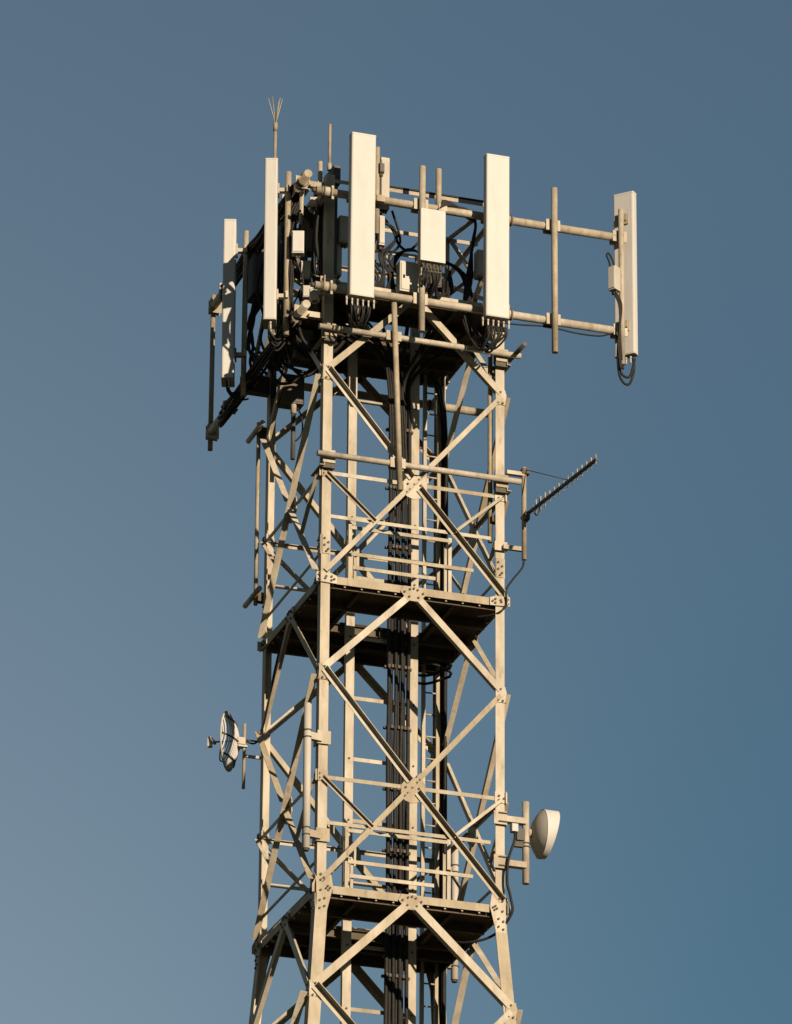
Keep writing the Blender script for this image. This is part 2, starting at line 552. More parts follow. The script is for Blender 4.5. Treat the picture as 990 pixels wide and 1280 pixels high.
for z, lb in ((31.71, 'slim steel pipe clamped across the front legs just under the antenna deck'),
              (29.97, 'slim steel pipe clamped across the front legs level with the aerial mast')):
    t = pipe_thing('stabiliser_pipe', lb, 'pipe', V(-1.31, -1.335, z), V(1.37, -1.335, z), .038)
    for sx in (-1, 1):
        clamp_block(t, V(sx * 1.14, -1.335, z), X, Y, .17, .16, .05, .15)
        MB().angle(V(sx * 1.20, -1.30, z - .13), V(sx * 1.20, -.9, z - .13), X * sx, Z, .06, .06, .008).build('bracket', 'steel', t)
        MB().box(V(sx * 1.14, -1.24, z - .10), .16, .07, .10).build('clamp', 'bolt', t)
    if z > 31:
        MB().tube(V(1.30, -1.10, z + .03), V(1.32, -1.64, z + .03), .03, 12).build('stub_pipe', 'dark', t, True)
t = pipe_thing('support_pole', 'slightly leaning pole clamped upright in front of the tower face between two slim pipes', 'pole', V(-.254, -1.42, 29.58), V(-.353, -1.42, 32.15), .036)
for z in (29.97, 31.71):
    x = -.254 - .099 * (z - 29.58) / 2.57
    clamp_block(t, V(x, -1.42, z), Z, Y, .2, .13, .045, .125)

t = pipe_thing('support_pole', 'thin upright pole clipped to the rear left leg below the head frame', 'pole', V(-1.27, 1.32, 28.97), V(-1.27, 1.32, 31.52), .027)
for z in (29.05, 31.36):
    MB().tube(V(-1.33, .95, z), V(-1.33, 1.58, z), .035, 12).build('stub_pipe', 'pipe', t, True)
    MB().box(V(-1.22, 1.26, z), .1, .1, .12).build('clamp', 'bolt', t)
t = pipe_thing('support_pole', 'thin upright pole inside the right tower leg', 'pole', V(1.05, -1.085, 29.2), V(1.05, -1.085, 31.78), .03)
for z in (29.5, 31.55):
    MB().box(V(1.10, -1.12, z), .1, .1, .09).build('clamp', 'bolt', t)

# ------------------------------------------------------------------ head frames
def frame(name, label, p_up, p_lo, L, ax, out, joints):
    """two horizontal pipes with stand-off arms back to the legs"""
    t = thing(name, label, 'mount frame', p_lo)
    for p in (p_up, p_lo):
        MB().tube(p, p + ax * L, .053, 20).build('pipe', 'pipe', t, True)
        for e in joints:
            c = p + ax * e
            MB().box(c - out * .16, .075, .32, .075, ax, out, Z).build('standoff_arm', 'steel', t)
            mb = MB()
            mb.tube(c - ax * .07, c + ax * .07, .066, 20)
            mb.build('sleeve', 'pipe', t, True)
            bm = MB()
            for a in (-.045, .045):
                bm.tube(c + ax * a - ax * .01, c + ax * a + ax * .01, .075, 16)
            bo = bm.build('u_bolts', 'bolt', t)
            bo['kind'] = 'stuff'
    return t
ff = frame('antenna_mount_frame', 'pair of long pipes across the front of the head, reaching out past the right leg', V(-1.42, -1.47, 33.53), V(-1.42, -1.47, 32.20), 4.09, X, -Y, (.14, 2.56))
for z in (33.53, 32.20):
    MB().tube(V(-1.47, -1.47, z), V(-1.42, -1.47, z), .03, 10).build('end_bolt', 'bolt', ff, True)
    MB().box(V(-1.2, -1.475, z), .03, .02, .19).build('clamp_bolt', 'steel', ff)
lf = frame('antenna_mount_frame', 'pair of long pipes along the shaded left side of the head', V(-1.5, -1.4, 33.79), V(-1.5, -1.4, 31.96), 4.2, Y, -X, (.30, 2.55))
MB().box(V(-1.34, 1.15, 31.96), .46, .12, .24).build('standoff_beam', 'dark', lf)
rf = frame('antenna_mount_frame', 'pair of long pipes behind the tower head ending right of the rear leg', V(-1.35, 1.47, 33.53), V(-1.35, 1.47, 32.20), 3.30, X, Y, (.2, 2.5))

def pole(label, x, y, z0, z1, r, cl, depth, group=None, cw=.19):
    t = pipe_thing('antenna_pole', label, 'pole', V(x, y, z0), V(x, y, z1), r, group=group)
    for z in cl:
        clamp_block(t, V(x, y, z), Z, depth, cw, cw * .8, .05, .17)
    return t
FP = (33.53, 32.20)
pole('bare upright pole clamped to the long front pipes right of the tower', 1.743, -1.585, 31.71, 34.03, .041, FP, Y)
pole('upright pole behind the white box on the front of the head', -.04, -1.585, 31.72, 34.04, .041, FP, Y)
pole('upright pole behind the front panel antenna over the left leg', -.90, -1.585, 31.75, 33.95, .038, FP, Y)
pole('upright pole behind the front panel antenna by the right leg', .90, -1.585, 31.75, 33.95, .038, FP, Y)
pole('upright pole at the outer end of the long front pipes', 2.66, -1.565, 31.69, 33.89, .036, FP, Y)
pole('short round topped pole rising behind the upper front pipe', .255, -1.36, 33.30, 34.16, .038, (33.53,), -Y, cw=.11)
pole('short pole rising behind the finned radio box on the head', -.575, -1.36, 33.1, 34.33, .036, (33.53,), -Y, cw=.11)
LP = (33.79, 31.96)
pole('slim bare pole at the far end of the left head pipes', -1.475, 2.83, 31.74, 34.0, .033, (), X)
for z in LP:
    clamp_block(bpy.data.objects['antenna_pole.007'], V(-1.475, 2.83, z), Z, -Y, .16, .2, .05, .12)
pole('shaded pole carrying the shadow striped panel antenna', -1.6, .95, 31.7, 34.05, .035, LP, X)
pole('upright pole beside the narrow lit panel antenna on the left', -1.6, -.87, 31.74, 34.04, .038, LP, X)
pole('short pole stub left of the boxy housing on the head', -1.22, -1.0, 33.3, 34.19, .03, (33.79,), -X)

# ------------------------------------------------------------------ panel antennas
def panel(label, c, w_, d_, z0, z1, az, ay, ports=4, mt='white', tilt=0.0, brackets=True, blen=.13):
    """c = centre on plan; ay = direction the radome faces; az = sideways"""
    t = thing('panel_antenna', label, 'antenna', V(c.x, c.y, z0), 'panel antennas on the tower head')
    up = (Z + ay * tilt).normalized()
    mid = V(c.x, c.y, (z0 + z1) / 2)
    L = z1 - z0
    MB().box(mid, w_, d_, L - .03, az, ay, up, r=.022).build('radome', mt, t)
    for s, nm in ((1, 'top_cap'), (-1, 'bottom_cap')):
        MB().box(mid + up * s * (L / 2 - .008), w_ + .004, d_ + .004, .022, az, ay, up, r=.02).build(nm, mt if s > 0 else 'grey', t)
    for i in range(ports):
        p = mid - up * (L / 2) + az * ((i - (ports - 1) / 2) * w_ * .22) - ay * .01
        pm = MB().tube(p, p - up * .05, .014, 10).tube(p - up * .05, p - up * .12, .011, 10)
        pm.build('connector', 'grey', t, True)
    if brackets:
        for s in (-1, 1):
            b = mid + up * s * L * .33 - ay * (d_ / 2)
            mb = MB().box(b - ay * (blen / 2), .07, blen, .05, az, ay, up)
            mb.box(b - ay * .012, .15, .02, .14, az, ay, up)
            mb.box(b - ay * blen, .16, .03, .09, az, ay, up)
            mb.build('bracket', 'steel', t)
    return t
panel('wide white panel antenna on the front pipes over the left leg', V(-.912, -1.785), .325, .13, 31.965, 34.228, X, -Y, 6, tilt=.008)
panel('white panel antenna on the front pipes by the right leg', V(.885, -1.785), .315, .13, 31.96, 34.228, X, -Y, 6, tilt=.008)
panel('white panel antenna seen from its back at the outer end of the front pipes', V(2.78, -1.40), .29, .115, 31.90, 34.20,
      (RIGHT * .885 - AWAY * .466), (RIGHT * .466 + AWAY * .885), 3, blen=.07)
SIDE = -RIGHT
panel('narrow unshaded white panel antenna turned edge-on on the left head pipes', V(-1.80, -.80), .30, .165, 31.90, 34.165, AWAY, SIDE, 4, tilt=.006)
panel('white panel antenna crossed by slanting shadows on the left head pipes', V(-1.80, 1.0), .30, .165, 31.88, 34.145, AWAY, SIDE, 4, tilt=.006)
panel('dark sided panel antenna standing edge-on at the front left leg top', V(-1.075, -.94), .44, .10, 32.52, 33.95, Y, -X, 3, mt='dark', brackets=False)  # shade of its left side put into the casing colour

# ------------------------------------------------------------------ radio units and boxes
def radio(name, label, cat, c, w_, d_, h_, ax=X, ay=-Y, fins=0, mt='grey', ports=3, group=None, back=.0, cover=True):
    """box casing with cooling fins on its sides, a lid seam and connectors below"""
    t = thing(name, label, cat, c - Z * h_ / 2, group)
    MB().box(c, w_, d_, h_, ax, ay, Z, r=.012).build('casing', mt, t)
    if cover:
        MB().box(c + ay * (d_ / 2 + .004), w_ * .86, .012, h_ * .88, ax, ay, Z, r=.004).build('cover', mt, t)
    for i in range(fins):
        x = (i + .5) / fins - .5
        MB().box(c + ax * (x * w_ * .92) - ay * (d_ / 2 + .012), .006, .03, h_ * .9, ax, ay, Z).build('fin', mt, t)
    for i in range(ports):
        p = c - Z * h_ / 2 + ax * ((i - (ports - 1) / 2) * w_ * .24)
        MB().tube(p, p - Z * .045, .014, 8).build('connector', 'bolt', t, True)
    if back:
        MB().box(c - ay * (d_ / 2 + back / 2), .08, back, h_ * .3, ax, ay, Z).build('mount', 'steel', t)
    return t
t = radio('radio_unit', 'flat white box in the middle of the front pipes', 'radio unit', V(.049, -1.70, 33.0), .338, .12, .73, ports=6, back=.02, mt='white', cover=False)
for i in range(6):
    p = V(-.06 + i * .045, -1.70, 32.63)
    MB().tube(p, p - Z * .09, .016, 8).build('connector', 'bolt', t, True)
radio('radio_unit', 'small finned box in front of the short pole right of the tall antenna', 'radio unit', V(-.455, -1.28, 33.86), .12, .12, .72, fins=5, ports=3)
radio('radio_unit', 'narrow grey strip box below the finned radio right of the tall antenna', 'radio unit', V(-.47, -1.22, 33.22), .08, .1, .42, ports=2)
radio('junction_box', 'tiny grey connector box on the short pole right of the tall antenna', 'junction box', V(-.53, -1.40, 34.02), .07, .06, .13, ports=2, mt='dark')
radio('radio_unit', 'cream cabinet standing behind the lower front pipe', 'cabinet', V(-.145, -1.33, 32.55), .26, .16, .42, ports=2)
radio('radio_unit', 'small white filter box on the left head cables', 'radio unit', V(-1.36, -.32, 33.35), .155, .12, .33, RIGHT, -AWAY, ports=3, fins=4)
radio('radio_unit', 'small radio box beside the dark edge-on panel', 'radio unit', V(-.93, -1.10, 33.20), .15, .16, .37, fins=4, ports=2)
radio('radio_unit', 'slim pale box below the radio beside the dark panel', 'radio unit', V(-.985, -1.03, 32.80), .09, .12, .42, ports=2)
radio('housing', 'boxy dark sided housing with a rod on the head corner', 'housing', V(-1.03, -.93, 33.99), .10, .38, .25, ports=2, mt='dark')  # left-side shade put into the whole housing's colour
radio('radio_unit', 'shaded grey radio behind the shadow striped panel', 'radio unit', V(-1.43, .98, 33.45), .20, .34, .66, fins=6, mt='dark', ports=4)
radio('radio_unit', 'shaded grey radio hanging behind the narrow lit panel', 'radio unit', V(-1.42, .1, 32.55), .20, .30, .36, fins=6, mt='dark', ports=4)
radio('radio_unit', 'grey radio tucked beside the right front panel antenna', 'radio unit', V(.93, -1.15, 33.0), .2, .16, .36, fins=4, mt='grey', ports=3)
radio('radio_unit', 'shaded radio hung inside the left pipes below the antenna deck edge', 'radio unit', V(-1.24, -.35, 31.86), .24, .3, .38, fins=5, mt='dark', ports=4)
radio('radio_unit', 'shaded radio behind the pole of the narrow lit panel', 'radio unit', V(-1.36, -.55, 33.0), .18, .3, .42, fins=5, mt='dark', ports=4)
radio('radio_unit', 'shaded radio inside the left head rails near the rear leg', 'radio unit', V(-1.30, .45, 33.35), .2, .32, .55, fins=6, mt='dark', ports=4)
radio('junction_box', 'small lit junction box on the lower left pipe end', 'junction box', V(-1.34, -1.22, 32.18), .13, .12, .14, RIGHT, -AWAY, ports=2)
for nm, lb, c, w_, d_, h_, mt in (
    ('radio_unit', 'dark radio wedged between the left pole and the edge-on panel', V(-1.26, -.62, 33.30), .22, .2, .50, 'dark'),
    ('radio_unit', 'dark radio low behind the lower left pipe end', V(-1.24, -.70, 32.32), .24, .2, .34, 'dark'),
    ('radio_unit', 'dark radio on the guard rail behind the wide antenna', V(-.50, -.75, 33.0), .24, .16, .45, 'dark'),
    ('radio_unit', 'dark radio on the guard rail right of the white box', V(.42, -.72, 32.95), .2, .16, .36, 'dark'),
    ('radio_unit', 'small pale box with a seam just right of the narrow lit panel', V(-1.50, -1.0, 32.98), .155, .13, .31, 'white'),
    ('combiner', 'short pale combiner clamped under the upper left pipe end', V(-1.34, -1.12, 33.52), .10, .16, .11, 'grey'),
    ('combiner', 'small pale block on the lower left pipe by the front leg', V(-1.36, -.98, 32.32), .12, .12, .16, 'grey'),
    ('combiner', 'small pale block tucked below the dark edge-on panel', V(-1.12, -1.18, 32.40), .14, .10, .10, 'grey'),
    ('combiner', 'grey block hung between the left rails behind the cables', V(-1.30, -.72, 32.75), .14, .12, .26, 'grey')):
    radio(nm, lb, nm.replace('_', ' '), c, w_, d_, h_, RIGHT, -AWAY, ports=2, mt=mt)
for k, (y_, z_) in enumerate(((-1.12, 33.79), (-.55, 33.79), (-1.15, 31.96), (-.4, 31.96), (1.9, 31.96), (2.2, 33.79))):
    lfb = MB().box(V(-1.5, y_, z_), .17, .035, .17).build('clamp_plate', 'steel', lf)
    lfb2 = MB().tube(V(-1.5, y_ - .06, z_ + .11), V(-1.5, y_ + .06, z_ + .11), .012, 6).build('threaded_rod', 'bolt', lf)
    lfb3 = MB().tube(V(-1.41, y_ - .07, z_ - .05), V(-1.41, y_ + .08, z_ - .05), .012, 6).build('threaded_rod', 'bolt', lf)
MB().tube(V(-1.46, -1.0, 33.72), V(-1.2, -.1, 32.9), .028, 10).build('stay', 'pipe', lf, True)
MB().tube(V(-1.46, -.2, 33.72), V(-1.46, 1.0, 32.05), .028, 10).build('stay', 'pipe', lf, True)
AX_C, AY_C = (RIGHT * .80 - AWAY * .6), (-RIGHT * .6 - AWAY * .80)
radio('amplifier_box', 'small cream box on the outermost front pole', 'amplifier', V(2.55, -1.60, 32.86), .11, .13, .33, AX_C, AY_C, ports=3, back=.02)
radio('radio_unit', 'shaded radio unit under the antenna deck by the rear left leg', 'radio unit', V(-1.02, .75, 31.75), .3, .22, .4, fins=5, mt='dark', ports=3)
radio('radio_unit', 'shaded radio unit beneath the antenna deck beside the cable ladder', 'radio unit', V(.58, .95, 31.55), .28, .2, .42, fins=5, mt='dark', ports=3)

# ------------------------------------------------------------------ rods
t = thing('lightning_rod', 'tall lightning rod with a spray of thin tines above the left panels', 'lightning rod', V(-1.165, 1.16, 32.5))
MB().tube(V(-1.165, 1.16, 32.5), V(-1.165, 1.16, 35.78), .021, 10).build('mast', 'pipe', t, True)
MB().tube(V(-1.165, 1.16, 35.70), V(-1.165, 1.16, 35.82), .03, 10).build('tine_holder', 'pipe', t, True)
for dx, dy, h_ in ((-.105, .0, .37), (.095, .02, .40), (-.025, .08, .45), (.03, -.09, .36), (.06, .07, .38)):
    MB().tube(V(-1.165, 1.16, 35.8), V(-1.165 + dx, 1.16 + dy, 35.8 + h_), .008, 6, .005).build('tine', 'pipe', t, True)
for z in (32.7, 33.4, 33.8):
    MB().box(V(-1.165, 1.17, z), .08, .06, .05).build('clamp', 'steel', t)
t = thing('whip_rod', 'short pale rod standing on the boxy housing', 'rod', V(-1.09, -.98, 34.1))
MB().tube(V(-1.09, -.98, 34.1), V(-1.09, -.98, 34.76), .02, 10).build('rod', 'pipe', t, True)
MB().tube(V(-1.09, -.98, 34.1), V(-1.09, -.98, 34.2), .028, 10).build('base_sleeve', 'pipe', t, True)
t = thing('whip_antenna', 'dark stick antenna hanging below the left side of the antenna deck', 'antenna', V(-1.0, .69, 30.78))
MB().tube(V(-1.0, .69, 30.78), V(-1.0, .69, 31.42), .03, 12).build('stick', 'dark', t, True)
MB().tube(V(-1.0, .69, 31.42), V(-1.0, .69, 31.82), .038, 12).build('sleeve', 'pipe', t, True)
MB().path([V(-.96, .66, 31.5), V(-.91, .62, 31.35), V(-.90, .62, 31.15), V(-.95, .66, 31.05), V(-.99, .68, 31.03)], .011).build('lead', 'cable', t, True)
MB().box(V(-1.06, .72, 31.68), .24, .06, .08).build('arm', 'steel', t)

# omni tubes on the lower tower
def omni(label, x, y, z0, z1, sx, sy):
    t = thing('tube_antenna', label, 'antenna', V(x, y, z0), 'tube antennas on the tower legs')
    MB().tube(V(x, y, z0), V(x, y, z1), .047, 18).build('tube', 'grey', t, True)
    MB().tube(V(x, y, z1), V(x, y, z1 + .02), .047, 18, .03).build('top_cap', 'grey', t, True)
    MB().tube(V(x, y, z0 - .03), V(x, y, z0), .036, 18).build('bottom_cap', 'bolt', t, True)
    for z in (z0 + .22, z1 - .38):
        mb = MB()
        for k in (-.045, .045):
            mb.tube(V(x, y, z + k - .008), V(x, y, z + k + .008), .053, 16)
        mb.build('strap', 'bolt', t, True)
        e = V(sx * 1.18, sy * 1.23, z - .02)
        d = e - V(x, y, z - .02)
        MB().box(V(x, y, z - .02) + d / 2, d.length, .07, .09, d.normalized(), Z.cross(d.normalized()), Z).build('arm', 'steel', t)
        MB().box(V(sx * 1.14, sy * 1.226, z), .17, .016, .17).build('clamp_plate', 'steel', t)
        MB().box(V(sx * 1.22, sy * 1.15, z), .016, .15, .17).build('clamp_plate', 'steel', t)
    return t
omni('pale tube antenna strapped beside the front left leg', -1.365, -1.27, 24.77, 26.63, -1, -1)
omni('pale tube antenna behind the tower strapped to the rear right leg', 1.36, 1.12, 24.18, 26.03, 1, 1)

# ------------------------------------------------------------------ dishes
t = thing('dish_pole', 'short thick pole on two arms holding the white dish', 'pole', V(1.492, -1.15, 24.705))
MB().tube(V(1.492, -1.15, 24.705), V(1.492, -1.15, 25.766), .044, 18).build('pipe', 'pipe', t, True)
for z in (25.50, 24.93):
    MB().box(V(1.34, -1.17, z), .28, .09, .075).build('arm', 'steel', t)
    MB().box(V(1.13, -1.236, z - .01), .17, .02, .17).build('clamp_plate', 'steel', t)
    MB().box(V(1.216, -1.14, z - .01), .02, .16, .17).build('clamp_plate', 'steel', t)
    MB().box(V(1.16, -1.255, z + .05), .11, .02, .012).build('clamp_bolt', 'bolt', t)
    MB().box(V(1.16, -1.255, z - .06), .11, .02, .012).build('clamp_bolt', 'bolt', t)
t = thing('microwave_dish', 'white drum shaped microwave dish facing away to the right', 'dish', V(1.60, -1.15, 25.10))
da = (X + Y * -.05).normalized()
db = Z.cross(da).normalized()
dc = V(1.685, -1.15, 25.375)
RD = .305
n = 40
mb = MB()
prof = [(-.115, .05), (-.11, .10), (-.085, .18), (-.045, .25), (-.005, .295), (.004, RD)]
for q, (a_, r_) in enumerate(prof):
    for i in range(n):
        an = 2 * math.pi * i / n
        mb.v.append(dc + da * a_ + (db * math.cos(an) + Z * math.sin(an)) * r_)
for q in range(len(prof) - 1):
    for i in range(n):
        mb.f.append((q * n + i, q * n + (i + 1) % n, (q + 1) * n + (i + 1) % n, (q + 1) * n + i))
mb.f.append(tuple(range(n - 1, -1, -1)))
mb.build('reflector_back', 'grey', t, True)
mb = MB()
for q in range(4):
    for i in range(n):
        an = 2 * math.pi * i / n
        ln = .135 + .062 * math.sin(an)
        a_ = (0.002, ln, ln + .006, ln + .006)[q]
        r_ = (RD + .003, RD - .002, RD - .012, .0001)[q]
        mb.v.append(dc + da * a_ + (db * math.cos(an) + Z * math.sin(an)) * r_)
for q in range(3):
    for i in range(n):
        mb.f.append((q * n + i, q * n + (i + 1) % n, (q + 1) * n + (i + 1) % n, (q + 1) * n + i))
mb.build('shroud', 'white', t, True)
MB().tube(dc - da * .21, dc - da * .1, .05, 16).build('hub', 'steel', t, True)
MB().box(dc + V(-.355, -.03, .02), .085, .09, .10, r=.01).build('transceiver', 'white', t)
MB().box(dc + V(-.27, -.0, -.05), .10, .09, .15).build('mount_bracket', 'dark', t)
MB().box(dc + V(-.27, .0, -.17), .16, .05, .07).build('mount_bracket', 'bolt', t)
mb = MB()
for k in (-.15, -.195):
    mb.tube(V(1.492, -1.15, 25.375 + k - .008), V(1.492, -1.15, 25.375 + k + .008), .052, 16)
mb.build('u_bolts', 'bolt', t, True)

# grid dish on the rear left leg
gp = thing('dish_pole', 'thin pole on the rear left leg holding the grid dish', 'pole', V(-1.42, 1.2, 26.41))
MB().tube(V(-1.42, 1.2, 26.41), V(-1.42, 1.2, 27.28), .021, 14).build('pipe', 'pipe', gp, True)
MB().tube(V(-1.44, 1.2, 27.07), V(-1.19, 1.215, 27.07), .012, 8).build('arm', 'bolt', gp, True)
MB().box(V(-1.31, 1.2, 26.85), .22, .03, .035).build('arm', 'steel', gp)
t = thing('grid_dish', 'small wire grid parabolic dish with a feed boom facing left', 'dish', V(-1.52, 1.2, 26.70))
ga = (-RIGHT * .985 + AWAY * .21 + Z * .03).normalized()             # facing direction
gb = ga.cross(Z).normalized()
gc = gb.cross(ga).normalized()
g0 = V(-1.505, 1.2, 27.04)
RG = .375
def gpt(u_, v_):
    return g0 + gb * u_ + gc * v_ + ga * ((u_ * u_ + v_ * v_) / (4 * .27))
for i in range(18):
    u_ = -.345 + .69 * i / 17
    vm = math.sqrt(max(RG * RG - u_ * u_, .01)) * .97
    MB().path([gpt(u_, vm * (k / 4 - 1)) for k in range(9)], .0105, 5, 2).build('grid_bar', 'white', t, True)
for v_ in (-.25, -.02, .24):
    um = math.sqrt(RG * RG - v_ * v_) * .97
    MB().path([gpt(um * (k / 4 - 1), v_) - ga * .012 for k in range(9)], .013, 6, 2).build('cross_rib', 'bolt', t, True)
MB().path([gpt(RG * math.cos(2 * math.pi * k / 28), RG * math.sin(2 * math.pi * k / 28)) for k in range(29)], .013, 6, 1).build('rim', 'grey', t, True)
MB().tube(g0 - ga * .02, g0 + ga * .34, .011, 8).build('feed_boom', 'bolt', t, True)
MB().box(g0 + ga * .36, .05, .07, .13, ga, gb, gc).build('feed_reflector', 'grey', t)
MB().tube(g0 + ga * .31 - gb * .05, g0 + ga * .31 + gb * .05, .022, 8).build('feed_dipole', 'grey', t, True)
MB().path([g0 + ga * .2, g0 + ga * .22 - gc * .12, g0 + ga * .22 - gc * .24, g0 + ga * .19 - gc * .27], .009).build('feed_lead', 'cable', t, True)
MB().box(V(-1.47, 1.2, 27.04), .10, .07, .09).build('mount', 'steel', t)
MB().box(V(-1.45, 1.2, 26.97), .12, .09, .025).build('mount_clamp', 'grey', t)

# ------------------------------------------------------------------ the aerial on its mast
t = thing('aerial_mast', 'short upright mast on two flat arms off the right leg, carrying the spiked aerial', 'mast', V(1.425, -1.30, 28.93))
MB().tube(V(1.425, -1.30, 28.93), V(1.425, -1.30, 30.19), .031, 14).build('pipe', 'pipe', t, True)
MB().box(V(1.29, -1.27, 29.08), .27, .05, .055).build('arm', 'steel', t)
MB().box(V(1.14, -1.235, 29.10), .17, .02, .12).build('clamp_plate', 'steel', t)
MB().box(V(1.31, -1.30, 30.09), .24, .06, .05).build('arm', 'steel', t)
MB().box(V(1.44, -1.30, 30.13), .1, .09, .07).build('clamp', 'bolt', t)
MB().box(V(1.44, -1.33, 29.50), .06, .14, .10).build('clamp', 'bolt', t)
t = thing('yagi_aerial', 'long boom aerial with a row of short upright spikes pointing out to the right', 'aerial', V(1.44, -1.36, 29.5))
b0, b1 = V(1.443, -1.16, 29.555), V(1.694, -3.18, 29.555)
bd = (b1 - b0).normalized()
MB().box((b0 + b1) / 2, (b1 - b0).length, .03, .035, bd, Z.cross(bd), Z).build('boom', 'dark', t)
for i in range(14):
    p = b0 + bd * (.40 + i * .124)
    hh = .078 if i > 2 else .10
    MB().tube(p - Z * hh, p + Z * hh, .009, 6).build('spike', 'pipe', t, True)
MB().path([b0 + bd * .30 + Z * .06, b0 + bd * .38 - Z * .10, b0 + bd * .48 - Z * .10, b0 + bd * .50 + Z * .07], .009, 6, 4).build('driven_loop', 'pipe', t, True)
MB().tube(V(1.44, -1.33, 30.15), b0 + bd * 1.28 + Z * .018, .006, 5).build('stay_wire', 'bolt', t, True)

# ------------------------------------------------------------------ cables
def cable(name, label, group, pts, r=.014, cat='cable', sub=6):
    o = MB().path(pts, r, 7, sub).build(name, 'cable', None, True)
    return tag(o, label, cat, group)
def jit(s):
    return random.uniform(-s, s)

# feeders up the cable ladder
for i in range(7):
    x = .07 + i * .043
    y = -.03 - (.0 if i % 2 else .035)
    pts = [V(x + jit(.009), y + jit(.012), z) for z in (P1 - 7, P1 - 3, P1 - 1, P1, P1 + 1.1, P1 + 2.2, P1 + 3.1, P2, P2 + 1, P2 + 2, P3 - 1.2)]
    ex = V(-.9 + i * .30, -.9 + jit(.3), P3 - .22 + jit(.1))
    pts += [V(x, y - .03, P3 - .7), pts[-1] * .4 + ex * .6 + Z * .22, ex]
    cable('feeder_cable', 'thick black feeder cable running up the middle ladder', 'feeder cables on the middle ladder', pts, random.choice((.017, .0235, .0245, .026)))
for i in range(4):
    x = 1.155 + .028 * (i % 2)
    y = .93 + .05 * i
    pts = [V(x + jit(.006), y, z) for z in (P1 - 7, P1 - 2, P1 + 1, P2 - 1, P2 + 1, P3 - 1)]
    pts += [V(x - .1, y - .1, P3 - .35), V(x - .3, y - .3, P3 - .16)]
    cable('feeder_cable', 'black feeder cable beside the climbing ladder at the rear right leg', 'feeder cables at the rear leg', pts, .02)
for k in range(11):                                 # hangers holding the feeders
    z = 22.9 + k * .815
    if z > P3 - .9:
        break
    hb = MB()
    hb.box(V(.20, -.02, z), .36, .05, .03)
    for i in range(7):
        hb.box(V(.07 + i * .043, -.075, z), .03, .03, .04)
    tag(hb.build('cable_hanger', 'bolt'), 'small clamp bar holding the black feeders to the middle ladder', 'clamp', 'cable clamps on the middle ladder')

# sweeping bundle below the antenna deck
for i in range(7):
    y0 = -.75 + i * .06
    a = V(-1.0 + .05 * i, y0, P3 - .20 - .02 * i)
    pts = [V(-1.25, y0 + .15, P3 + .25), V(-1.15, y0 + .05, P3 - .1), a, V(-.45, y0 + .2, P3 - .16 - .03 * i), V(-.12 + .03 * i, -.28, P3 - .42 - .03 * i), V(.03 + .03 * i, -.12, P3 - 1.0), V(.06 + .035 * i, -.10, P3 - 1.9)]
    cable('jumper_cable', 'black cable sweeping under the antenna deck into the middle ladder', 'cables swept under the antenna deck', pts, .018)
# loops under each panel
def loops(label, group, c, ax, ay, wdt, z, n_, drop, to, r=.0125):
    for i in range(n_):
        p = c + ax * ((i - (n_ - 1) / 2) * wdt / max(n_, 1)) + Z * (z - .11)
        d = drop * random.uniform(.65, 1.15)
        b = to + V(jit(.08), jit(.06), jit(.10))
        pts = [p, p - Z * d * .55 + ax * jit(.02), p * .65 + b * .35 - Z * (d * .95), p * .25 + b * .75 - Z * (d * .75) + Z * 0, b]
        q = [Vector((v.x, v.y, v.z)) for v in pts]
        q[2].z = p.z - d
        q[3].z = (p.z - d) * .6 + b.z * .4
        cable('jumper_cable', label, group, q, r)
loops('black jumper looping below the wide antenna over the left leg', 'jumpers below the wide antenna', V(-.912, -1.785, 0), X, -Y, .28, 31.965, 8, .22, V(-.92, -1.40, 32.15))
loops('black jumper looping below the antenna by the right leg', 'jumpers below the right front antenna', V(.885, -1.785, 0), X, -Y, .28, 31.96, 9, .26, V(.66, -1.35, 32.25), .014)
loops('black jumper hanging below the flat white box', 'jumpers below the flat white box', V(.049, -1.70, 0), X, -Y, .26, 32.62, 10, .20, V(.05, -1.40, 32.28), .014)
loops('black jumper looping below the narrow lit antenna on the left', 'jumpers below the narrow antenna', V(-1.80, -.80, 0), AWAY, SIDE, .24, 31.99, 7, .3, V(-1.55, -.70, 31.95))
loops('black jumper looping below the shadow striped antenna', 'jumpers below the striped antenna', V(-1.80, 1.0, 0), AWAY, SIDE, .24, 31.97, 5, .16, V(-1.55, 1.1, 31.85))
for i in range(2):
    cable('jumper_cable', 'black cable hanging in a round loop below the outermost antenna', 'round loops below the outermost antenna',
          [V(2.85 + .02 * i, -1.45, 31.86), V(2.86, -1.46, 31.70 + .1 * i), V(2.80, -1.48, 31.50 + .10 * i), V(2.72, -1.50, 31.46 + .10 * i), V(2.64, -1.52, 31.55 + .08 * i), V(2.60, -1.56, 31.75), V(2.60, -1.58, 32.0)], .017)
